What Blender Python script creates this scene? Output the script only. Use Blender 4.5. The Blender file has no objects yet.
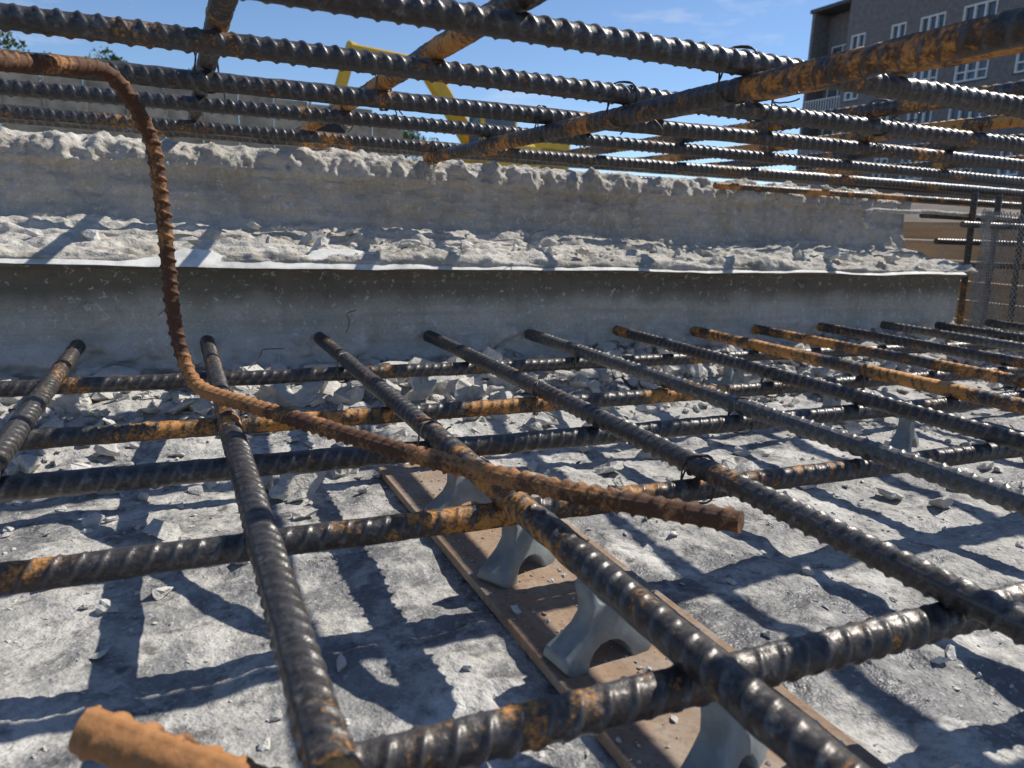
import bpy, bmesh, math, random
import numpy as np
from mathutils import Vector, Matrix
random.seed(7); rng=np.random.default_rng(7)
D=bpy.data; S=bpy.context.scene
CAMZ=0.235

# ---------------------------------------------------------------- noise
def _h(ix,iy,seed):
    n=(ix.astype(np.int64)*374761393+iy.astype(np.int64)*668265263+seed*1442695041)&0xffffffff
    n=((n^(n>>13))*1274126177)&0xffffffff
    n=(n^(n>>16))&0xffffffff
    return n/4294967295.0
def vn(x,y,seed=0):
    x=np.asarray(x,float);y=np.asarray(y,float)
    ix=np.floor(x);iy=np.floor(y);fx=x-ix;fy=y-iy
    fx=fx*fx*(3-2*fx);fy=fy*fy*(3-2*fy)
    a=_h(ix,iy,seed);b=_h(ix+1,iy,seed);c=_h(ix,iy+1,seed);d=_h(ix+1,iy+1,seed)
    return (a*(1-fx)+b*fx)*(1-fy)+(c*(1-fx)+d*fx)*fy
def fbm(x,y,seed=0,o=4,g=.5):
    s=0;a=1;t=0
    for i in range(o):
        s=s+a*(vn(x*2**i+i*17.3,y*2**i-i*9.1,seed+i)-.5);t+=a;a*=g
    return s/t*2

# ---------------------------------------------------------------- mesh helpers
def link(o,parent=None):
    S.collection.objects.link(o)
    if parent: o.parent=parent
    return o
def mesh_np(name,V,F,mat,smooth=True,attr=None,parent=None,tris=False):
    me=D.meshes.new(name)
    V=np.asarray(V,np.float32);F=np.asarray(F,np.int32);k=F.shape[1]
    me.vertices.add(len(V));me.vertices.foreach_set('co',V.ravel())
    me.loops.add(F.size);me.loops.foreach_set('vertex_index',F.ravel())
    me.polygons.add(len(F));me.polygons.foreach_set('loop_start',np.arange(0,F.size,k,dtype=np.int32))
    me.update(calc_edges=True)
    me.polygons.foreach_set('use_smooth',np.full(len(F),smooth,dtype=bool))
    if attr:
        for n,a in attr.items():
            at=me.attributes.new(n,'FLOAT','POINT');at.data.foreach_set('value',np.asarray(a,np.float32))
    me.materials.append(mat);me.validate()
    return link(D.objects.new(name,me),parent)
def grid(name,P,mat,attr=None,flip=False):
    n,m,_=P.shape
    i=np.arange(n-1)[:,None]*m+np.arange(m-1)[None]
    F=np.stack([i,i+m,i+m+1,i+1],-1).reshape(-1,4)
    if flip:F=F[:,::-1]
    return mesh_np(name,P.reshape(-1,3),F,mat,True,attr)
class Boxes:
    def __init__(s):s.V=[];s.F=[]
    def add(s,x0,x1,y0,y1,z0,z1,M=None):
        b=len(s.V)
        q=[(x,y,z) for z in (z0,z1) for x,y in((x0,y0),(x1,y0),(x1,y1),(x0,y1))]
        if M is not None:q=[tuple(M@Vector(p)) for p in q]
        s.V+=q
        s.F+=[[b+q for q in f] for f in((3,2,1,0),(4,5,6,7),(0,1,5,4),(1,2,6,5),(2,3,7,6),(3,0,4,7))]
    def make(s,name,mat,parent=None,bevel=0):
        o=mesh_np(name,s.V,s.F,mat,False,None,parent)
        if bevel:
            m=o.modifiers.new('b','BEVEL');m.width=bevel;m.segments=2
        return o

# ---------------------------------------------------------------- materials
class NT:
    def __init__(s,name,disp=False):
        s.m=D.materials.new(name);s.m.use_nodes=True;s.t=s.m.node_tree;s.n=s.t.nodes
        s.b=s.n['Principled BSDF'];s.geo=s.n.new('ShaderNodeNewGeometry')
    def L(s,a,b):s.t.links.new(a,b)
    def noise(s,scale,detail=6,rough=.6,vec=None,dist=0):
        n=s.n.new('ShaderNodeTexNoise');n.inputs['Scale'].default_value=scale;n.inputs['Detail'].default_value=detail
        n.inputs['Roughness'].default_value=rough;n.inputs['Distortion'].default_value=dist
        s.L(vec or s.geo.outputs['Position'],n.inputs['Vector']);return n.outputs['Fac']
    def ramp(s,f,stops):
        r=s.n.new('ShaderNodeValToRGB');e=r.color_ramp.elements
        while len(e)<len(stops):e.new(.5)
        for i,(p,c) in enumerate(stops):
            e[i].position=p
            e[i].color=(c,c,c,1) if not isinstance(c,tuple) else (*c,1)
        s.L(f,r.inputs[0]);return r.outputs[0]
    def mix(s,f,a,b,mode='MIX'):
        m=s.n.new('ShaderNodeMix');m.data_type='RGBA';m.blend_type=mode
        for v,k in((f,0),(a,6),(b,7)):
            if hasattr(v,'is_output'):s.L(v,m.inputs[k])
            elif k==0:m.inputs[0].default_value=v
            else:m.inputs[k].default_value=(*v,1)
        return m.outputs[2]
    def math(s,op,a,b=0,clamp=False):
        m=s.n.new('ShaderNodeMath');m.operation=op;m.use_clamp=clamp
        for i,v in enumerate((a,b)):
            if hasattr(v,'is_output'):s.L(v,m.inputs[i])
            else:m.inputs[i].default_value=v
        return m.outputs[0]
    def scalevec(s,v):
        m=s.n.new('ShaderNodeVectorMath');m.operation='MULTIPLY';m.inputs[1].default_value=v
        s.L(s.geo.outputs['Position'],m.inputs[0]);return m.outputs[0]
    def sep(s,k):
        q=s.n.new('ShaderNodeSeparateXYZ');s.L(s.geo.outputs['Position'],q.inputs[0]);return q.outputs[k]
    def attr(s,name):
        a=s.n.new('ShaderNodeAttribute');a.attribute_name=name;return a.outputs['Fac']
    def bump(s,h,strength,dist,prev=None):
        b=s.n.new('ShaderNodeBump');b.inputs['Strength'].default_value=strength;b.inputs['Distance'].default_value=dist
        s.L(h,b.inputs['Height'])
        if prev:s.L(prev,b.inputs['Normal'])
        return b.outputs[0]
    def out(s,col=None,rough=None,metal=None,normal=None):
        for v,k in((col,'Base Color'),(rough,'Roughness'),(metal,'Metallic'),(normal,'Normal')):
            if v is None:continue
            if hasattr(v,'is_output'):s.L(v,s.b.inputs[k])
            elif isinstance(v,tuple):s.b.inputs[k].default_value=(*v,1)
            else:s.b.inputs[k].default_value=v
        return s.m

def steel(name,amount,rustcol=(.52,.22,.05),dark=(.074,.070,.068),dust=.0,ribrust=-.06,deep=False):
    n=NT(name)
    oi=n.n.new('ShaderNodeObjectInfo')
    mid=n.noise(40,4,.66);big=n.noise(8,1,.5);fine=n.noise(420,2,.7)
    f=n.math('ADD',n.math('MULTIPLY',big,.55),n.math('MULTIPLY',mid,.60))
    f=n.math('ADD',f,n.math('MULTIPLY',n.math('SUBTRACT',fine,.5),.28))
    f=n.math('ADD',f,n.math('MULTIPLY',n.math('SUBTRACT',oi.outputs['Random'],.5),.08))
    rib=n.attr('rib')
    f=n.math('ADD',f,n.math('MULTIPLY',rib,ribrust))
    f=n.math('ADD',f,amount-.575)
    brown=n.ramp(f,[(0.01,0.0),(.07,1.0)])
    mask=n.ramp(f,[(.05,0.0),(.14,1.0)])
    rc=n.mix(n.ramp(fine,[(.3,.0),(.75,.7)]),rustcol,(rustcol[0]*1.25,rustcol[1]*1.5,rustcol[2]*1.9))
    br=(rustcol[0]*.22,rustcol[1]*.28,rustcol[2]*.55)
    if deep:br=(.10,.044,.021)
    sc=n.mix(n.ramp(fine,[(.3,0.),(.7,1.)]),tuple(c*.6 for c in dark),tuple(c*1.4 for c in dark))
    sc=n.mix(n.math('MULTIPLY',rib,.4),sc,(.24,.23,.22))
    sc=n.mix(n.ramp(n.noise(20,2,.6),[(.4,0.),(.62,.35)]),sc,(.065,.050,.040))
    if deep:sc=br
    col=n.mix(brown,sc,br)
    col=n.mix(mask,col,rc)
    d=n.ramp(n.noise(150,3,.7),[(.56,0.),(.70,.8)])
    d=n.math('MULTIPLY',d,(.15 if deep else .4)+dust)
    col=n.mix(d,col,(.40,.38,.35))
    rough=n.math('ADD',n.math('MULTIPLY',brown,.26),n.math('ADD',.31,n.math('MULTIPLY',fine,.20)),True)
    metal=n.math('MULTIPLY',n.math('SUBTRACT',1,brown),.45)
    if deep:rough=.8;metal=0.
    nb=n.bump(fine,.45,.0006,n.bump(mid,.35,.0012))
    return n.out(col,rough,metal,nb)

M_dark=steel('steel_dark',-.075)
M_mid=steel('steel_mid',-.045)
M_rusty=steel('steel_rusty',.0)
M_orange=steel('steel_orange',.065)
M_brown=steel('steel_brown_rust',.09,(.36,.155,.05),ribrust=.05,deep=True)
M_dusty=steel('steel_dusty',-.07,dark=(.13,.13,.125),dust=.5)

def concrete(name,lo,hi,dust,bs=1.0,stain_and_shade=False,scale=1.):
    n=NT(name)
    a=n.noise(6*scale,3,.6);b=n.noise(38*scale,5,.65);c=n.noise(300*scale,3,.7)
    col=n.mix(n.ramp(a,[(.38,0.),(.62,1.)]),lo,hi)
    col=n.mix(n.ramp(b,[(.45,0.),(.66,.7)]),col,dust)
    col=n.mix(n.ramp(c,[(.3,.35),(.62,0.)]),col,tuple(x*.45 for x in lo))
    if stain_and_shade:
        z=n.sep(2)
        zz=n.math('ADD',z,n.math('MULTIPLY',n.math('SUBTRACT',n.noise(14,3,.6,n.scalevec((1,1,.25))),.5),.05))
        ledge_shade=n.ramp(zz,[(.118,0.),(.142,.85),(.172,.85),(.19,0.)])  # dark band below the ledge: ledge shadow painted into the wall colour
        col=n.mix(ledge_shade,col,(.13,.11,.08))
        dr=n.ramp(n.noise(30,3,.6,n.scalevec((1,1,.12))),[(.50,0.),(.68,.3)])
        col=n.mix(dr,col,(.30,.26,.20))
        pm=n.ramp(n.noise(1,4,.6,n.scalevec((3,3,70))),[(.48,0.),(.62,.3)])
        col=n.mix(pm,col,(.28,.25,.205))
        sp=n.ramp(n.noise(95,3,.75),[(.59,0.),(.65,.7)])
        col=n.mix(sp,col,(.68,.67,.64))
        zb=n.math('ADD',z,n.math('MULTIPLY',n.math('SUBTRACT',n.noise(22,4,.65),.5),.09))
        wb=n.ramp(zb,[(.055,.85),(.085,0.)])
        col=n.mix(wb,col,(.66,.65,.61))
    pit=n.n.new('ShaderNodeTexVoronoi');pit.inputs['Scale'].default_value=130*scale;n.L(n.geo.outputs['Position'],pit.inputs['Vector'])
    ph=n.ramp(pit.outputs['Distance'],[(.08,0.),(.3,1.)])
    nb=n.bump(b,.7*bs,.009);nb=n.bump(c,.55*bs,.0016,nb);nb=n.bump(ph,.2*bs,.001,nb)
    return n.out(col,.9,0.,nb)
M_wall=concrete('cast_concrete',(.47,.435,.37),(.60,.565,.50),(.64,.61,.555),1.,True)
M_rub=concrete('broken_concrete',(.52,.50,.455),(.66,.635,.585),(.74,.72,.67),.8)

def slabmat():
    n=NT('slab_concrete')
    a=n.noise(4,4,.62,None,.6);b=n.noise(22,5,.72);c=n.noise(240,3,.7);e=n.noise(70,3,.6)
    col=n.mix(n.ramp(a,[(.40,0.),(.60,1.)]),(.14,.142,.15),(.32,.315,.305))
    y=n.sep(1)
    yb=n.math('ADD',b,n.math('MULTIPLY',n.ramp(y,[(.45,0.),(.95,1.)]),.10))
    yb=n.math('ADD',yb,n.math('MULTIPLY',n.math('SUBTRACT',a,.5),.35))
    col=n.mix(n.ramp(yb,[(.45,0.),(.58,.88)]),col,(.51,.495,.46))
    pw=n.ramp(n.noise(11,5,.68,None,.8),[(.54,0.),(.64,.85)])
    col=n.mix(pw,col,(.64,.625,.59))
    col=n.mix(n.ramp(e,[(.30,.8),(.44,0.)]),col,(.08,.08,.08))
    col=n.mix(n.ramp(c,[(.32,.35),(.5,0.)]),col,(.12,.115,.11))
    col=n.mix(n.ramp(c,[(.58,0.),(.68,.5)]),col,(.62,.61,.57))
    nb=n.bump(b,.8,.010);nb=n.bump(e,.5,.004,nb);nb=n.bump(c,.45,.001,nb)
    r=n.ramp(yb,[(.4,.48),(.56,.92)])
    return n.out(col,r,0.,nb)
M_slab=slabmat()
def woodmat(name,lo,hi,vec=(60,3,60)):
    n=NT(name)
    g=n.noise(1,5,.6,n.scalevec(vec));b=n.noise(25,4,.6);c=n.noise(220,3,.7)
    col=n.mix(n.ramp(g,[(.35,0.),(.65,1.)]),lo,hi)
    col=n.mix(n.ramp(b,[(.46,0.),(.66,.6)]),col,(.40,.36,.31))
    col=n.mix(n.ramp(c,[(.3,.5),(.5,0.)]),col,tuple(x*.4 for x in lo))
    return n.out(col,.85,0.,n.bump(g,.4,.001,n.bump(c,.4,.0008)))
M_wood=woodmat('weathered_plywood',(.26,.17,.11),(.38,.265,.18))
M_plank=woodmat('formwork_timber',(.42,.26,.13),(.6,.42,.24),(2,3,50))
def simple(name,col,rough=.7,metal=0.,var=.25,scale=20,bump=.0):
    n=NT(name);f=n.noise(scale,4,.6)
    c=n.mix(n.ramp(f,[(.35,0.),(.65,1.)]),tuple(x*(1-var) for x in col),tuple(min(1,x*(1+var)) for x in col))
    nb=n.bump(f,bump,.002) if bump else None
    return n.out(c,rough,metal,nb)
M_spacer=simple('grey_plastic',(.25,.285,.29),.5,0,.22,70,.3)
M_plate=simple('galvanised_lip',(.66,.65,.61),.7,.0,.22,40,.5)
M_wire=simple('tie_wire_steel',(.12,.11,.10),.5,.6,.4,90)
M_wirel=simple('mesh_steel',(.30,.29,.27),.6,.4,.3,90)
M_white=simple('cement_coated',(.46,.44,.40),.9,0,.4,160,.8)

# ---------------------------------------------------------------- rebar
def rebar(name,pts,dia,mat,seg=26,step=.0013,bow=.0012,flip=1,pitch=.72,ribh=.088,roll=0.,slant=.85,straight=True):
    pts=np.array(pts,float)
    if straight and len(pts)==2:
        n=14;t=np.linspace(0,1,n)[:,None]
        p=pts[0]*(1-t)+pts[1]*t
        ph=rng.uniform(0,6.28,3)
        L=np.linalg.norm(pts[1]-pts[0])
        for k in range(3):
            w=np.array([1.,1.,.5])[k]
            p[:,k]+=bow*w*np.sin(t[:,0]*L*3.1+ph[k])
        pts=p
    seglen=np.r_[0,np.cumsum(np.linalg.norm(np.diff(pts,axis=0),axis=1))]
    L=seglen[-1];N=int(L/step)+2;s=np.linspace(0,L,N)
    C=np.stack([np.interp(s,seglen,pts[:,k]) for k in range(3)],1)
    w=max(3,int(.008/step))
    ker=np.hanning(w*2+1);ker/=ker.sum()
    for k in range(3):
        e=np.r_[2*C[0,k]-C[w:0:-1,k],C[:,k],2*C[-1,k]-C[-2:-w-2:-1,k]]
        C[:,k]=np.convolve(e,ker,'valid')
    T=np.gradient(C,axis=0);T/=np.linalg.norm(T,axis=1)[:,None]
    up=np.array([0,0,1.]) if abs(T[0][2])<.8 else np.array([1.,0,0])
    n0=np.cross(up,T[0]);n0/=np.linalg.norm(n0)
    Nn=np.zeros_like(C);cur=n0
    for i in range(N):
        cur=cur-T[i]*cur.dot(T[i]);cur/=np.linalg.norm(cur);Nn[i]=cur
    B=np.cross(T,Nn)
    th=np.linspace(0,2*np.pi,seg,endpoint=False)
    TH,SS=np.meshgrid(th,s)
    R=dia/2;p=dia*pitch
    half=(TH>=np.pi);phi=np.where(half,TH-np.pi,TH)
    ph=SS/p+flip*slant*(phi/np.pi)+np.where(half,.5,0)
    fr=np.abs((ph+.5)%1-.5)
    amp=np.clip(np.sin(phi),0,1)**.6
    rib=np.clip(1.25*np.exp(-(fr/.125)**2.)-.08,0,1)*amp
    dl=np.minimum(np.minimum(TH,2*np.pi-TH),np.abs(TH-np.pi))
    lr=np.exp(-(dl/.16)**2)*.75
    rib=np.maximum(rib,lr)
    wear=.60+.8*vn(SS*60,TH*1.5,int(rng.integers(1e5)))
    r=R*.95+rib*wear*dia*ribh
    r+=R*.04*fbm(SS*200,TH*3,int(rng.integers(1e5)),2)
    a=TH+roll
    V=C[:,None]+r[...,None]*(np.cos(a)[...,None]*Nn[:,None]+np.sin(a)[...,None]*B[:,None])
    ring0=V[0]*1.0;ring1=V[-1]*1.0
    V=V.reshape(-1,3)
    i=np.arange(N-1)[:,None]*seg;j=np.arange(seg)[None];k=(j+1)%seg
    F=np.stack([i+j,i+k,i+k+seg,i+j+seg],-1).reshape(-1,4)
    c0=len(V)
    V=np.vstack([V,ring0,C[0][None],ring1,C[-1][None]])
    jj=np.arange(0,seg,2)
    cap0=np.stack([c0+(jj+2)%seg,c0+(jj+1)%seg,c0+jj,np.full_like(jj,c0+seg)],-1)
    b=c0+seg+1
    cap1=np.stack([b+jj,b+(jj+1)%seg,b+(jj+2)%seg,np.full_like(jj,b+seg)],-1)
    F=np.vstack([F,cap0,cap1])
    at=np.r_[rib.ravel(),np.full(2*(seg+1),.6)]
    return mesh_np(name,V,F,mat,True,{'rib':at})

DIA=.0150
ZA=CAMZ-.158; ZB=ZA-DIA
A=[(-.400,1.03,M_mid),(-.255,1.03,M_mid),(-.108,1.02,M_mid),(.036,1.01,M_mid),(.170,.995,M_rusty),(.320,.995,M_dark),(.474,.99,M_dusty),(.619,.985,M_mid),
   (.768,.985,M_orange),(.893,.98,M_orange),(1.036,.975,M_orange),(1.183,.97,M_dusty),(1.33,.97,M_rusty),(1.48,.97,M_mid),(1.63,.97,M_mid)]
for i,(x,y1,m) in enumerate(A):
    near=x<.7
    dz=rng.uniform(-.0005,.0015)
    xe=x+rng.uniform(-.004,.004)
    rebar('steel_rebar',[(xe,.02 if x<.5 else -.1,ZA+dz),(x+rng.uniform(-.003,.003),y1,ZA+dz+rng.uniform(0,.004))],DIA*rng.uniform(.97,1.03),m,30 if near else 18,.0009 if near else .0017,flip=1 if i%2 else -1,roll=rng.uniform(0,3.1),bow=.0018)
Bb=[(.206,.035,M_rusty,.62),(.390,-.9,M_mid,2.2),(.526,-.25,M_mid,2.2),(.643,-.2,M_rusty,2.2),(.836,-1.2,M_mid,2.2)]
for i,(y,x0,m,x1) in enumerate(Bb):
    rebar('steel_rebar',[(x0,y+.004,ZB),(x1,y+rng.uniform(-.004,.004),ZB+rng.uniform(-.001,.001))],DIA*(1.08 if i==0 else 1),m,32 if i<2 else 22,.0009 if i<3 else .0014,flip=1,roll=rng.uniform(.8,1.6))
ZU=CAMZ+.112
U=[(.427,ZU,M_dark),(.576,ZU,M_dark),(.735,ZU,M_dark),(.905,ZU,M_mid),(1.11,ZU-.001,M_dark),(1.33,ZU+.01,M_mid),(1.5,ZU,M_mid),(.225,ZU,M_dark),(.08,ZU,M_dark)]
for i,(y,z,m) in enumerate(U):
    rebar('steel_rebar',[(-1.6,y+rng.uniform(-.006,.006),z+rng.uniform(-.002,.002)),(2.6,y+rng.uniform(-.006,.006),z)],.0158,m,22 if i<7 else 12,.0013 if i<7 else .003,bow=.0025,flip=-1,roll=rng.uniform(.8,2))
ZD=ZU-.0158; ZT=ZU+.0153
rebar('steel_rebar',[(.343,-.2,ZD-.002),(.366,1.155,ZD)],.0160,M_orange,32,.0009,flip=1,roll=1.)
for x,m in((.034,M_rusty),(.189,M_orange),(.50,M_orange),(.657,M_orange),(.82,M_orange),(.98,M_rusty),(1.2,M_rusty)):
    rebar('steel_rebar',[(x,-.2,ZT),(x+rng.uniform(-.004,.004),1.4,ZT+.001)],.0150,m,22,.0015,flip=1,roll=rng.uniform(0,3))
for y,z,x0,m in((1.06,CAMZ+.050,1.36,M_rusty),(1.0,CAMZ+.035,1.40,M_dusty),(1.13,CAMZ+.085,.9,M_orange),(1.08,CAMZ-.0,1.44,M_rusty),(1.08,CAMZ-.05,1.44,M_rusty)):
    rebar('steel_rebar',[(x0,y,z),(2.4,y+.02,z+.004)],.012,m,18,.0016,roll=1)
for x,y,z in ((1.47,1.02,-.0),(1.56,1.03,.0),(1.66,1.04,0)):
    rebar('steel_rebar',[(x,y,.02),(x+.01,y+.02,CAMZ+.10)],.012,M_mid,18,.0016,roll=1)

def bez(p,rad=None,n=10):
    p=[np.array(q,float) for q in p];out=[p[0]]
    rad=rad or [.03]*(len(p)-2)
    for a,b,c,r in zip(p,p[1:],p[2:],rad):
        ra=min(r,np.linalg.norm(a-b)*.45);rc=min(r,np.linalg.norm(c-b)*.45)
        s=b+(a-b)/np.linalg.norm(a-b)*ra;e=b+(c-b)/np.linalg.norm(c-b)*rc
        for t in np.linspace(0,1,n):out.append((1-t)**2*s+2*t*(1-t)*b+t*t*e)
    out.append(p[-1]);return out
zc=CAMZ
rebar('bent_rusty_rebar',bez([(-.20,.38,zc+.066),(-.087,.55,zc+.082),(-.034,.628,zc+.098),(-.010,.64,zc+.055),(-.006,.645,zc+.0),(-.003,.65,zc-.09),(.008,.645,zc-.139),(.126,.425,zc-.140),(.180,.335,zc-.138),(.2345,.253,zc-.131)],
      [.03,.022,.02,.03,.03,.024,.04,.04]),
      .0108,M_brown,30,.0007,ribh=.12,pitch=.80,roll=1.2,straight=False)
rebar('rusty_rebar_offcut',[(-.034,.246,zc-.163),(.02,.212,zc-.178)],.0150,M_brown,34,.0007,bow=0,roll=1.6,ribh=.10)

# ---------------------------------------------------------------- tie wires
def wire(name,paths,r,mat,cyclic=False):
    cu=D.curves.new(name,'CURVE');cu.dimensions='3D';cu.bevel_depth=r;cu.bevel_resolution=1
    for p in paths:
        sp=cu.splines.new('POLY');sp.points.add(len(p)-1)
        for q,c in zip(sp.points,p):q.co=(*c,1)
    cu.materials.append(mat)
    o=link(D.objects.new(name,cu));return o
def tie(x,y,z1,z2,dia=.0165,a=None,tail=.02,down=True):
    zc_=(z1+z2)/2;hh=abs(z1-z2)/2+dia/2+.0016
    a=rng.choice([-1,1])*math.pi/4+rng.uniform(-.2,.2)
    d=np.array([math.cos(a),math.sin(a),0]);path=[]
    n=28
    for k in range(n+1):
        t=2*math.pi*k/n
        c,s_=math.cos(t),math.sin(t)
        rx=(dia*.74)*np.sign(c)*abs(c)**.7;rz=hh*np.sign(s_)*abs(s_)**.7
        path.append(np.array([x,y,zc_])+d*rx+np.array([0,0,rz]))
    path2=[p+np.array([.0018*math.cos(i),.0018*math.sin(i*1.3),0])+np.array([-d[1],d[0],0])*.0022 for i,p in enumerate(path)]
    e=np.array([x,y,zc_])+d*dia*.78
    tails=[]
    for sgn in(0,1):
        q=[e]
        v=d*.7+np.array([0,0,-.5 if down else .6])+rng.normal(0,.35,3)
        v/=np.linalg.norm(v)
        for k in range(7):
            v=v+rng.normal(0,.22,3);v/=np.linalg.norm(v)
            q.append(q[-1]+v*tail/7)
        tails.append(q)
    wire('tie_wire',[path,path2]+tails,.0007,M_wire)
for y in(.427,.576,.735,.905,1.11):
    tie(.345+.021*(y-.1)/1.05,y,ZD,ZU,.0170,tail=.03)
for x,y in((.189,.735),(.5,.576),(.657,.735),(.657,.576),(.82,.735),(.5,.905),(.82,.905),(.98,.905),(.034,.735),(.189,.905)):
    tie(x,y,ZT,ZU,.0165,tail=.025)
for x,y in((.036,.643),(.17,.526),(.17,.836),(.32,.643),(.474,.526),(.619,.643),(.32,.39),(.768,.643),(.893,.526),(.474,.836)):
    tie(x,y,ZA,ZB,.0160,tail=.016,down=False)
pth=[]
for (x,y,z,dx,dz) in((-.02,.93,.12,.05,.05),(.2,.97,.09,.008,.03),(.06,.75,.09,.03,.02),(.45,.96,.2,.02,.03)):
    q=[(x+dx*t+.004*math.sin(7*t),y+.01*math.sin(5*t),z+dz*t+.006*math.sin(3.1*t)) for t in np.linspace(0,1,14)]
    pth.append(q)
wire('loose_tie_wire',pth,.0006,M_wire)

# ---------------------------------------------------------------- slab
def slabz(x,y):
    z=.0036*fbm(x*7,y*7,11,3)+.0050*fbm(x*24,y*24,12,4)
    near=np.clip((y-.66)/.34,0,1)
    z=z+near**1.6*(.050+.038*fbm(x*15,y*15,14,5))
    z=z+.0026*np.clip(fbm(x*60,y*60,15,3)+.1,0,1)*(.4+vn(x*6,y*6,16))
    return z
xs=np.linspace(-1.4,2.4,1100);ys=np.linspace(-.25,1.03,420)
XX,YY=np.meshgrid(xs,ys,indexing='ij')
grid('concrete_slab',np.stack([XX,YY,slabz(XX,YY)],-1),M_slab)

def gz(x,y):
    d=np.hypot(x,y-0)
    t=np.clip((d-9)/10,0,1);t=t*t*(3-2*t)
    return -.03+1.1*t+.15*fbm(x*.25,y*.25,21,4)*np.clip((d-4)/8,0,1)
rr=np.r_[0,np.geomspace(1.0,1500,90)];aa=np.linspace(0,2*np.pi,145)
RR,AA=np.meshgrid(rr,aa,indexing='ij')
gx,gy=RR*np.cos(AA),RR*np.sin(AA)
M_ground=simple('site_earth',(.18,.15,.115),.95,0,.35,.6,.5)
grid('ground',np.stack([gx,gy,gz(gx,gy)],-1),M_ground)

# ---------------------------------------------------------------- wall / upstand with ledge
prof=[(1.0,-.02),(1.0,.03),(1.0,.166),(.985,.171),(.966,.1745),(.964,.181),(.972,.187),(.99,.191),(1.03,.194),(1.075,.198),(1.082,.208),(1.095,.213),(1.125,.216),(1.138,.224),(1.145,.24),(1.148,.290),(1.138,.297),(1.140,.312),(1.152,.326),(1.18,.330),(1.30,.327),(1.75,.325),(1.75,.0)]
prof=np.array(prof);sl=np.r_[0,np.cumsum(np.linalg.norm(np.diff(prof,axis=0),axis=1))]
ss=np.r_[np.linspace(0,sl[19],290),np.linspace(sl[19],sl[21],50)[1:],np.linspace(sl[21],sl[22],6)[1:]]
py=np.interp(ss,sl,prof[:,0]);pz=np.interp(ss,sl,prof[:,1])
k=np.hanning(7);k/=k.sum()
pys=np.convolve(np.pad(py,3,'edge'),k,'valid');pzs=np.convolve(np.pad(pz,3,'edge'),k,'valid')
ty=np.gradient(pys,ss);tz=np.gradient(pzs,ss);ln=np.hypot(ty,tz)+1e-9
ny,nz=-tz/ln,ty/ln
wx=np.linspace(-2.6,1.42,1400)
WX,WS=np.meshgrid(wx,ss,indexing='ij')
def band(s,a,b,w=.01):return 1/(1+np.exp(-(s-a)/w*2))*1/(1+np.exp((s-b)/w*2))
rough_ledge=band(WS,sl[5]+.003,sl[13],.005);topc=band(WS,sl[15],sl[19]-.006,.006);bot=band(WS,-1,sl[1]+.050,.015)
d=.0012*fbm(WX*12,WS*12,31,4)+.0008*fbm(WX*90,WS*90,32,3)
q=fbm(WX*11,WS*32,33,4);q=.35*q+.65*np.round(q*4)/4
d+=rough_ledge*(.014*q+.008*np.clip(fbm(WX*45,WS*70,34,4),-.3,1))
up=band(WS,sl[13],sl[19]-.006,.006)
q=fbm(WX*13,WS*20,35,5);q=.5*q+.5*np.round(q*3)/3
d+=up*(.010*q+.009*fbm(WX*50,WS*36,37,4))
q=fbm(WX*30,WS*14,36,4);q=.4*q+.6*np.round(q*3.5)/3.5
d+=topc*(.011*np.clip(q,-.35,1)+.005*fbm(WX*90,WS*70,41,3))
crest=band(WS,sl[19]-.006,sl[20],.01)
q=fbm(WX*10,WS*12,42,4);q=.5*q+.5*np.round(q*4)/4
d+=crest*(.005*q+.003*fbm(WX*60,WS*60,44,3))
d+=bot*(.034*np.clip(fbm(WX*18,WS*24,38,5)+.28,0,1))
low=band(WS,sl[1],sl[2],.01)
d+=low*(.003*np.clip(fbm(WX*40,WS*7,39,3),-.3,1)+.003*np.clip(fbm(WX*30,WS*30,43,4)-.15,0,1)*4)
P=np.stack([WX,pys[None]+d*ny[None],pzs[None]+d*nz[None]],-1)
grid('concrete_wall',P,M_wall,flip=False)
b=bmesh.new()
vs=[b.verts.new((1.4195,float(y),float(z))) for y,z in zip(pys[::3],pzs[::3])]
b.faces.new(vs);me=D.meshes.new('end');b.to_mesh(me);b.free();me.materials.append(M_wall)
wall=D.objects['concrete_wall'];e=link(D.objects.new('end_face',me),wall)
lx=np.linspace(-2.4,1.375,900)
hh=.0050+.018*(1/(1+np.exp(-(lx+.03)/.01)))*(1/(1+np.exp((lx-.31)/.012)))+.010*np.clip(fbm(lx*6,lx*0,53,3),0,1)
hh=hh*(1-.25*np.clip(fbm(lx*35,lx*0,55,3),0,1)*2.4)
LP=[]
for fy,fz in((.0,0.),(-.0005,.1),(.002,1.),(.0035,1.02),(.0035,.5),(.0020,.0),(.0,0.)):
    LP.append(np.stack([lx,.9575+fy+hh*1.1*fz,.1735+hh*fz*.9],-1))
LP=np.stack(LP,1)
LP[...,1]+=(.0040*fbm(lx*4,lx*0,51,4))[:,None];LP[...,2]+=(.0034*fbm(lx*8,lx*0,52,4))[:,None]
o=grid('metal_edge_strip',LP,M_plate)
o.data.polygons.foreach_set('use_smooth',np.zeros(len(o.data.polygons),bool))

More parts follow.
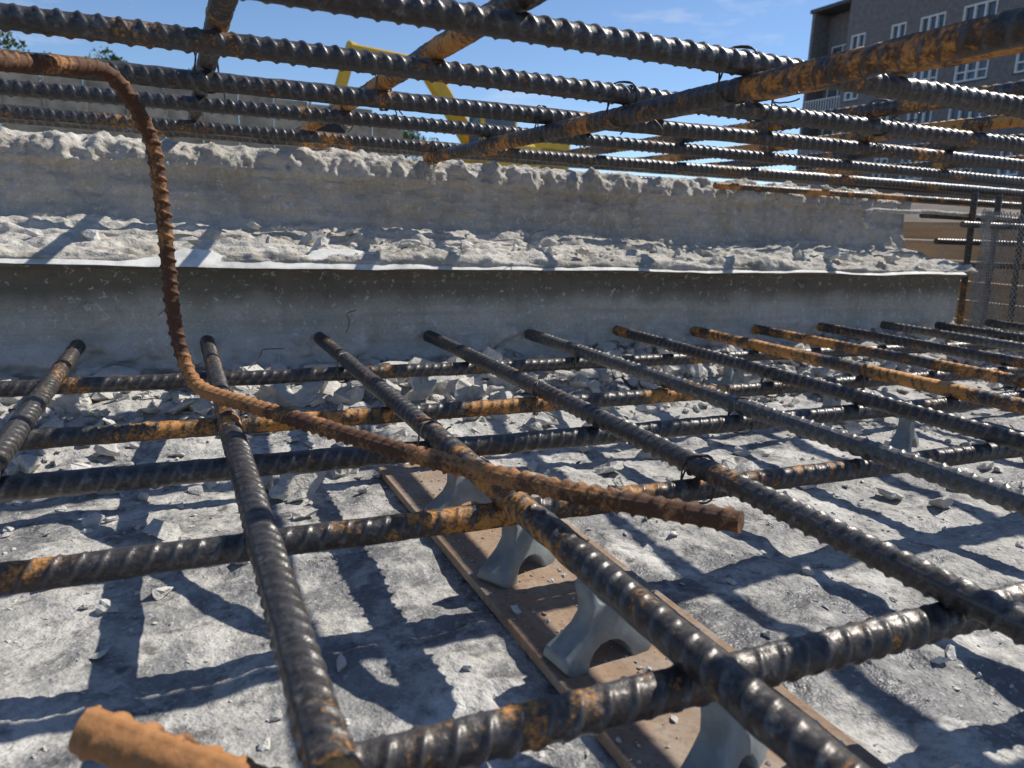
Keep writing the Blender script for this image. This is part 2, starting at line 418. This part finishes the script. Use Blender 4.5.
# ---------------------------------------------------------------- rubble
def templates(n,flat=.6):
    out=[]
    for i in range(n):
        b=bmesh.new()
        for k in range(13):
            v=Vector(rng.normal(0,1,3));v.normalize();v*=rng.uniform(.7,1.1)
            b.verts.new((v.x,v.y*rng.uniform(.8,1),v.z*flat))
        r=bmesh.ops.convex_hull(b,input=b.verts)
        bmesh.ops.delete(b,geom=[g for g in r['geom_interior'] if isinstance(g,bmesh.types.BMVert)],context='VERTS')
        bmesh.ops.triangulate(b,faces=b.faces)
        bmesh.ops.subdivide_edges(b,edges=b.edges,cuts=1,use_grid_fill=True)
        bmesh.ops.triangulate(b,faces=b.faces)
        b.verts.index_update()
        V=np.array([v.co[:] for v in b.verts]);V+=rng.normal(0,.05,V.shape)
        F=np.array([[v.index for v in f.verts] for f in b.faces]);b.free();out.append((V,F))
    return out
TP=templates(30)
def scatter(name,items,mat):
    Vs=[];Fs=[];o=0
    for (x,y,z,s) in items:
        V,F=TP[rng.integers(len(TP))]
        q=Matrix.Rotation(rng.uniform(0,6.28),3,'Z')@Matrix.Rotation(rng.uniform(-.5,.5),3,'X')@Matrix.Rotation(rng.uniform(-.5,.5),3,'Y')
        sc=np.array([1,rng.uniform(.55,1),rng.uniform(.5,1.05)])*s
        W=(V*sc)@np.array(q).T+np.array([x,y,z])
        Vs.append(W);Fs.append(F+o);o+=len(V)
    return mesh_np(name,np.vstack(Vs),np.vstack(Fs),mat,False)
SZ=lambda x,y:float(slabz(np.array(x),np.array(y)))
it=[]
for i in range(3600):
    y=.99-abs(rng.normal(0,.12));x=rng.uniform(-1.3,1.9);s=min(.02,.003+rng.exponential(.0045))
    it.append((x,y,SZ(x,y)+s*.3,s))
for i in range(420):
    y=.975-abs(rng.normal(0,.11));x=rng.uniform(-1.2,1.9);s=rng.uniform(.012,.027)
    it.append((x,y,SZ(x,y)+s*.15,s))
for i in range(170):
    y=rng.uniform(.84,.975);x=rng.uniform(-1.2,1.5);s=rng.uniform(.020,.036)
    if vn(x*5,y*3,63)<.3:continue
    it.append((x,y,SZ(x,y)+s*.22,s))
for i in range(2200):
    x=rng.uniform(-1.2,2.0);y=rng.uniform(.0,.9);s=min(.012,.0013+rng.exponential(.0021))
    if vn(x*5,y*5,77)<.3:continue
    it.append((x,y,SZ(x,y)+s*.25,s))
for i in range(330):
    x=rng.uniform(-.5,2.0);y=rng.uniform(.42,.9);s=rng.uniform(.005,.018)
    if vn(x*4,y*4,78)<.35:continue
    it.append((x,y,SZ(x,y)+s*.2,s))
for x,y,s in((.06,.655,.02),(-.06,.69,.022),(.62,.42,.013),(.60,.46,.016),(.98,.7,.02),(.55,.6,.012),(.35,.72,.014),(-.2,.62,.018),(.88,.42,.02),(-.05,.42,.008),(.02,.30,.006),(-.06,.27,.007),(.12,.28,.006),(.40,.36,.008),(.47,.30,.009),(.13,.33,.005),(.07,.36,.007),(-.03,.33,.006),(.33,.27,.006),(-.02,.25,.005),(.0,.275,.006),(.03,.26,.004)):
    it.append((x,y,SZ(x,y)+s*.3,s))
scatter('concrete_rubble',it,M_rub)
it=[]
for i in range(1100):
    x=rng.uniform(-2.2,1.4);y=rng.uniform(.972,1.12);s=min(.012,.0016+rng.exponential(.0026))
    if vn(x*4,y*2,91)<.42:continue
    z=float(np.interp(y,[.96,1.0,1.04,1.075,1.10,1.14],[.184,.191,.195,.201,.213,.224]))
    it.append((x,y,z+.003,s))
for i in range(45):
    x=rng.uniform(-1.2,1.4);y=rng.uniform(.98,1.08);s=rng.uniform(.010,.022)
    it.append((x,y,.202,s))
for i in range(400):
    x=rng.uniform(-2.2,1.4);y=rng.uniform(1.16,1.3);s=min(.006,.0012+rng.exponential(.0015))
    it.append((x,y,.329,s))
scatter('ledge_rubble',it,M_rub)
it=[]
for i in range(14000):
    x=rng.uniform(-.9,1.5);y=rng.uniform(.05,1.0);s=.0004+rng.exponential(.0008)
    if vn(x*7+3,y*7,79)<.38:continue
    it.append((x,y,SZ(x,y),min(s,.003)))
for i in range(500):
    a_=rng.uniform(-.05,.05);b_=rng.uniform(-.26,.26)
    it.append((.219+a_,.385+b_,.0105,.0005+rng.exponential(.0007)))
scatter('grit',it,M_rub)

# ---------------------------------------------------------------- plywood strip under spacers
bm=Boxes();bm.add(-.053,.053,-.27,.27,0,.0065);o=bm.make('plywood_strip',M_wood,None,.0008)
o.location=(.219,.385,.0035);o.rotation_euler=(.0,.0,.01)

# ---------------------------------------------------------------- plastic spacers
def spacer(x,y,rot=0,s=1):
    def arc(cx,cz,rx,rz,a0,a1,n):
        return [(cx+rx*math.cos(math.radians(a)),cz+rz*math.sin(math.radians(a))) for a in np.linspace(a0,a1,n)]
    R=[(.015,0.0),(.026,0.0),(.030,.004),(.029,.010)]
    R+=[(.022,.016),(.0150,.023),(.0120,.031),(.0120,.039),(.0145,.048),(.0140,.0525),(.0110,.0535),(.0092,.050)]
    sad=arc(0,.0495,.0092,.012,-5,-175,9)
    Lf=[(-a,b_) for a,b_ in R[::-1]]
    arch=arc(0,0,.015,.015,180,0,9)[1:-1]
    prof=R+sad+Lf+arch
    b=bmesh.new();T=.0075
    rings=[]
    for yy in(-T,T):
        rings.append([b.verts.new((px,yy*(1.6-.75*min(1,pz/.03)),pz)) for px,pz in prof])
    b.faces.new(rings[0]);b.faces.new(rings[1][::-1])
    n=len(prof)
    for i in range(n):b.faces.new([rings[0][i],rings[1][i],rings[1][(i+1)%n],rings[0][(i+1)%n]])
    bmesh.ops.recalc_face_normals(b,faces=b.faces)
    me=D.meshes.new('spacer');b.to_mesh(me);b.free();me.materials.append(M_spacer)
    o=link(D.objects.new('rebar_spacer',me));o.location=(x,y,.009);o.rotation_euler=(0,0,rot);o.scale=(s,s,s*.87)
    m=o.modifiers.new('b','BEVEL');m.width=.0016;m.segments=3;m.limit_method='ANGLE';m.angle_limit=.5
    for p in me.polygons:p.use_smooth=True
    return o
for y,r in((.212,.5),(.312,.15),(.418,.5),(.524,.2)):spacer(.199,y,r)
for y,r in((.546,.5),(.65,.3),(.835,.4)):spacer(.725,y,r)
for y,r in((.65,.3),(.76,.6)):spacer(1.25,y,r)

# ---------------------------------------------------------------- stop-end mesh + timber formwork at right
paths=[];x0,x1,z0,z1=1.425,1.78,.05,.30
c=.012
def clip_line(k,sg):
    pts=[]
    for t in np.linspace(0,1,110):
        x=x0+(x1-x0)*t;z=k+sg*(x-x0)*1.5
        if z0<=z<=z1:pts.append((x,.99+.012*math.sin(x*30)+.004*math.sin(z*50),z))
    return pts
kk=z0-.6
while kk<z1+.6:
    for sg in(1,-1):
        p=clip_line(kk,sg)
        if len(p)>1:paths.append(p)
    kk+=c
wire('expanded_metal_stop_end',paths,.0008,M_wirel)
bx=Boxes()
for i,z in enumerate(np.arange(.0,.285,.048)):
    bx.add(1.78+.01*(i%3),1.81+.01*(i%3),.75,1.46,z,z+.044)
bx.add(1.60,1.65,1.36,1.396,0,.30)
bx.make('timber_formwork',M_plank,None,.001)
p=[(1.205,1.05,CAMZ+.022),(1.190,1.052,CAMZ+.036),(1.196,1.05,CAMZ+.050),(1.215,1.052,CAMZ+.054),(1.30,1.045,CAMZ+.053),(1.36,1.05,CAMZ+.057),(1.60,1.04,CAMZ+.052)]
rebar('hooked_stirrup_bar',bez(p,[.01,.01,.01,.03,.03]),.0075,M_white,16,.0013,ribh=.16,straight=False)
pp=[]
for i in range(9):
    pp.append([(.352+i*.0022+.002*math.sin(z*300),1.125+.003*math.sin(i),CAMZ+.088-z) for z in np.linspace(0,.03+.008*math.sin(i*2.1),9)])
for j in range(9):
    z=.003+.0035*j
    pp.append([(.352+.0022*i,1.125+.003*math.sin(i),CAMZ+.088-z-.001*math.sin(i*1.7)) for i in range(9)])
wire('plastic_mesh_scrap',pp,.0006,M_white)

# ---------------------------------------------------------------- building
M_brick=simple('grey_brick',(.20,.185,.18),.85,0,.18,3)
M_frame=simple('white_window_frame',(.80,.80,.80),.5,0,.05,3)
M_glass=simple('window_glass',(.10,.13,.16),.08,0,.3,.8)
M_roof=simple('roof_metal',(.09,.09,.095),.6,.2,.2,3)
bd=D.objects.new('apartment_building',None);link(bd)
X0=50.;FL=3.2;TOP=19.0
cols=[(46.9,1.4),(43.2,1.3),(40.4,2.0),(36.9,2.4),(33.2,1.4),(30.0,2.0),(26.7,1.4),(23.5,2.0)]
rows=[15.95-FL*i for i in range(5)]
walls=Boxes();fr=Boxes();gl=Boxes();trim=Boxes()
walls.add(X0+.35,X0+13,20,48,0,TOP)
edges=[48.]
for cy,w in cols:edges+= [cy+w/2,cy-w/2]
edges.append(20.)
for i in range(0,len(edges),2):walls.add(X0,X0+.349,edges[i+1],edges[i],0,TOP)
for cy,w in cols:
    zt=TOP
    for r in rows:
        walls.add(X0+.003,X0+.346,cy-w/2,cy+w/2,r,zt);zt=r-1.75
        z0_=r-1.75
        gl.add(X0+.24,X0+.28,cy-w/2,cy+w/2,z0_,r)
        t=.12
        fr.add(X0+.03,X0+.235,cy-w/2,cy+w/2,r-t,r);fr.add(X0+.03,X0+.235,cy-w/2,cy+w/2,z0_,z0_+t)
        nm=3 if w>1.6 else 2
        for q in range(nm+1):
            yy=cy-w/2+(w-t)*q/nm;fr.add(X0+.035,X0+.23,yy,yy+t,z0_+t,r-t)
        fr.add(X0+.08,X0+.225,cy-w/2,cy+w/2,z0_+.6,z0_+.69)
        trim.add(X0-.06,X0+.02,cy-w/2-.05,cy+w/2+.05,z0_-.08,z0_-.002)
    walls.add(X0+.003,X0+.346,cy-w/2,cy+w/2,0,zt-.09)
trim.add(X0-.25,X0+13.2,19.8,48.2,TOP+.003,TOP+.35)
walls.add(X0+2.0,X0+13,48.003,52.2,0,TOP-.4)
walls.add(X0+.2,X0+2.0,51.9,52.2,0,TOP-.4)
trim.add(X0+.1,X0+13,48.25,52.4,TOP-.39,TOP-.1)
rail=Boxes()
for r in rows:
    zf=r-2.35
    trim.add(X0+.1,X0+1.99,48.01,51.89,zf-.22,zf)
    for yy in np.arange(48.1,51.9,.28):rail.add(X0+.12,X0+.16,yy,yy+.07,zf,zf+1.05)
    rail.add(X0+.10,X0+.18,48.01,51.88,zf+1.06,zf+1.13)
    gl.add(X0+1.90,X0+1.97,49,51.2,zf+.05,zf+2.2)
    fr.add(X0+1.86,X0+1.98,48.9,49,zf+.01,zf+2.3);fr.add(X0+1.86,X0+1.98,51.2,51.3,zf+.01,zf+2.3);fr.add(X0+1.86,X0+1.98,50.05,50.15,zf+.01,zf+2.3);fr.add(X0+1.86,X0+1.98,48.9,51.3,zf+2.31,zf+2.4)
walls.make('walls',M_brick,bd);fr.make('window_frames',M_frame,bd);gl.make('window_glass',M_glass,bd);trim.make('trim_and_roof',M_roof,bd);rail.make('balcony_railings',M_frame,bd)

# ---------------------------------------------------------------- distant fence, excavator, trees
M_hoard=simple('hoarding_timber',(.42,.36,.27),.85,0,.35,1.2)
fb=Boxes()
for i,x in enumerate(np.arange(-22,8.5,1.22)):
    h=4.75+.12*math.sin(i*1.7)-max(0,x-2)*.12
    fb.add(x,x+1.2,30+.02*(i%2),30.04+.02*(i%2),1.0,h)
    fb.add(x+.02,x+.1,29.9,29.995,1.0,h+.1)
fb.make('site_hoarding',M_hoard)
M_yel=simple('yellow_machine_paint',(.75,.46,.03),.45,0,.12,1.5)
M_blk=simple('track_rubber',(.03,.03,.03),.8,0,.2,2)
ex=D.objects.new('excavator',None);link(ex)
EM=Matrix.Translation((10.9,26,1.1))@Matrix.Rotation(math.radians(8),4,'Z')
def eb(lst,name,mat,bev=.04):
    q=Boxes()
    for b_ in lst:q.add(*b_[:6],EM@b_[6] if len(b_)>6 else EM)
    q.make(name,mat,ex,bev)
eb([(-1.9,1.9,-1.4,-.85,0,.8),(-1.9,1.9,.85,1.4,0,.8)],'tracks',M_blk,.25)
eb([(-1.2,2.1,-1.3,1.3,.95,1.95),(.9,2.3,-1.3,1.3,1.0,2.2)],'house',M_yel,.1)
eb([(-1.5,-.05,-1.35,-.45,1.3,2.9)],'cab',M_yel,.08)
eb([(-1.35,-.2,-1.38,-1.355,1.9,2.7),(-1.53,-1.505,-1.25,-.55,1.8,2.7)],'cab_windows',M_glass,0)
T_=Matrix.Translation;Ry=lambda a:Matrix.Rotation(math.radians(a),4,'Y')
B1=T_((-.9,.15,1.7))@Ry(52);B2=B1@T_((-3.2,0,0))@Ry(-50);B3=B2@T_((-2.6,0,0))@Ry(-75)
eb([(-3.3,.2,-.2,.2,-.25,.3,B1),(-2.7,.2,-.18,.18,-.2,.25,B2),(-2.3,.3,-.14,.14,-.15,.2,B3)],'boom_and_stick',M_yel,.06)
eb([(-.5,.5,-.45,.45,-.4,.35,B3@T_((-2.6,0,.1))@Ry(30))],'bucket',M_blk,.15)

def leafmat():
    n=NT('foliage');oi=n.noise(.9,3,.6);f=n.noise(6,2,.5)
    c=n.mix(n.ramp(oi,[(.35,0.),(.65,1.)]),(.03,.06,.015),(.09,.14,.03))
    c=n.mix(n.ramp(f,[(.4,0.),(.7,.5)]),c,(.13,.17,.05))
    return n.out(c,.7)
M_leaf=leafmat();M_bark=simple('bark',(.10,.075,.05),.9,0,.3,4)
def tree(x,y,zb,h,w):
    e=D.objects.new('broadleaf_tree',None);link(e);e.location=(0,0,0)
    V=[];F=[]
    def limb(a,b_,r0,r1):
        a=np.array(a,float);b_=np.array(b_,float);d_=b_-a;d_/=np.linalg.norm(d_)
        u=np.cross(d_,[.3,1,.2]);u/=np.linalg.norm(u);v=np.cross(d_,u);o=len(V)
        for p,r in((a,r0),(b_,r1)):
            for k_ in range(7):
                t=2*math.pi*k_/7;V.append(p+r*(math.cos(t)*u+math.sin(t)*v))
        for k_ in range(7):F.append([o+k_,o+(k_+1)%7,o+7+(k_+1)%7,o+7+k_])
    limb((x,y,zb),(x,y,zb+h*.45),.25,.18)
    cl=[]
    for i in range(13):
        a=rng.uniform(0,6.28);rr_=w*rng.uniform(.2,.85);zz=zb+h*rng.uniform(.42,.95)
        rr_*=1-.5*max(0,(zz-zb)/h-.6)/.4
        c_=(x+rr_*math.cos(a),y+rr_*math.sin(a),zz);cl.append(c_)
        limb((x,y,zb+h*rng.uniform(.25,.45)),c_,.1,.03)
    mesh_np('trunk_and_limbs',V,F,M_bark,True,None,e)
    LV=[];LF=[]
    n=2600
    for c_ in cl:
        m=n//len(cl)
        p=rng.normal(0,1,(m,3));p/=np.linalg.norm(p,axis=1)[:,None];p*=(rng.uniform(0,1,(m,1))**.45)*w*.42*rng.uniform(.7,1.15)
        p[:,2]*=.75;p+=np.array(c_)
        u=rng.normal(0,1,(m,3));u/=np.linalg.norm(u,axis=1)[:,None];v=np.cross(u,rng.normal(0,1,(m,3)));v/=np.linalg.norm(v,axis=1)[:,None]
        sz=rng.uniform(.10,.22,(m,1))
        q=np.stack([p-u*sz,p+v*sz*.6,p+u*sz,p-v*sz*.6],1).reshape(-1,3)
        LF.append(np.arange(m*4).reshape(m,4)+sum(len(a_) for a_ in LV));LV.append(q)
    mesh_np('foliage',np.vstack(LV),np.vstack(LF),M_leaf,False,None,e)
for x,y,h,w in((-14,62,10.5,3.6),(-8.5,66,11.0,4.2),(-3,60,9.5,3.),(1.5,70,11.0,3.8),(22,78,8.,4),(33,80,7.,3.4),(-20,58,10,4),(44,85,7,4)):
    tree(x,y,1.0,h,w)

# ---------------------------------------------------------------- light
az=math.radians(80);el=math.radians(47)
sd=Vector((math.sin(az)*math.cos(el),math.cos(az)*math.cos(el),math.sin(el)))
sun=D.lights.new('sun','SUN');sun.energy=5.0;sun.angle=math.radians(.53);sun.color=(1,.94,.84)
so=link(D.objects.new('sun',sun));so.rotation_euler=sd.to_track_quat('Z','Y').to_euler()
W=D.worlds.new('World');S.world=W;W.use_nodes=True;t=W.node_tree;bg=t.nodes['Background']
sky=t.nodes.new('ShaderNodeTexSky');sky.sky_type='NISHITA';sky.sun_disc=False;sky.sun_elevation=el;sky.sun_rotation=az
sky.air_density=.9;sky.dust_density=.1;sky.ozone_density=4.5;sky.altitude=900
bg.inputs['Strength'].default_value=.135
tc=t.nodes.new('ShaderNodeTexCoord');mp=t.nodes.new('ShaderNodeMapping');mp.inputs['Scale'].default_value=(1.6,1.6,6)
nz_=t.nodes.new('ShaderNodeTexNoise');nz_.inputs['Scale'].default_value=2.2;nz_.inputs['Detail'].default_value=6;nz_.inputs['Roughness'].default_value=.62
cr=t.nodes.new('ShaderNodeValToRGB');cr.color_ramp.elements[0].position=.58;cr.color_ramp.elements[1].position=.80
cr.color_ramp.elements[1].color=(.6,.6,.6,1)
mx=t.nodes.new('ShaderNodeMix');mx.data_type='RGBA';mx.inputs[7].default_value=(6.5,6.6,6.8,1)
t.links.new(tc.outputs['Generated'],mp.inputs[0]);t.links.new(mp.outputs[0],nz_.inputs[0]);t.links.new(nz_.outputs[0],cr.inputs[0])
t.links.new(cr.outputs[0],mx.inputs[0]);t.links.new(sky.outputs[0],mx.inputs[6]);t.links.new(mx.outputs[2],bg.inputs[0])

# ---------------------------------------------------------------- camera
cam=D.cameras.new('camera');cam.lens=26.26;cam.sensor_width=36;cam.clip_start=.01;cam.clip_end=3000
Bx=Vector((.9133,.0509,-.4042));Ay=Vector((-.4054,.2051,-.8908));Zu=Bx.cross(Ay).normalized();Ay=Zu.cross(Bx).normalized();Bx.normalize()
R=Matrix((Bx,Ay,Zu))
co=link(D.objects.new('camera',cam));co.matrix_world=Matrix.Translation((0,0,CAMZ))@R.to_4x4()
cam.dof.use_dof=True;cam.dof.focus_distance=.62;cam.dof.aperture_fstop=16
S.camera=co
S.view_settings.view_transform='Standard';S.view_settings.look='None';S.view_settings.exposure=0
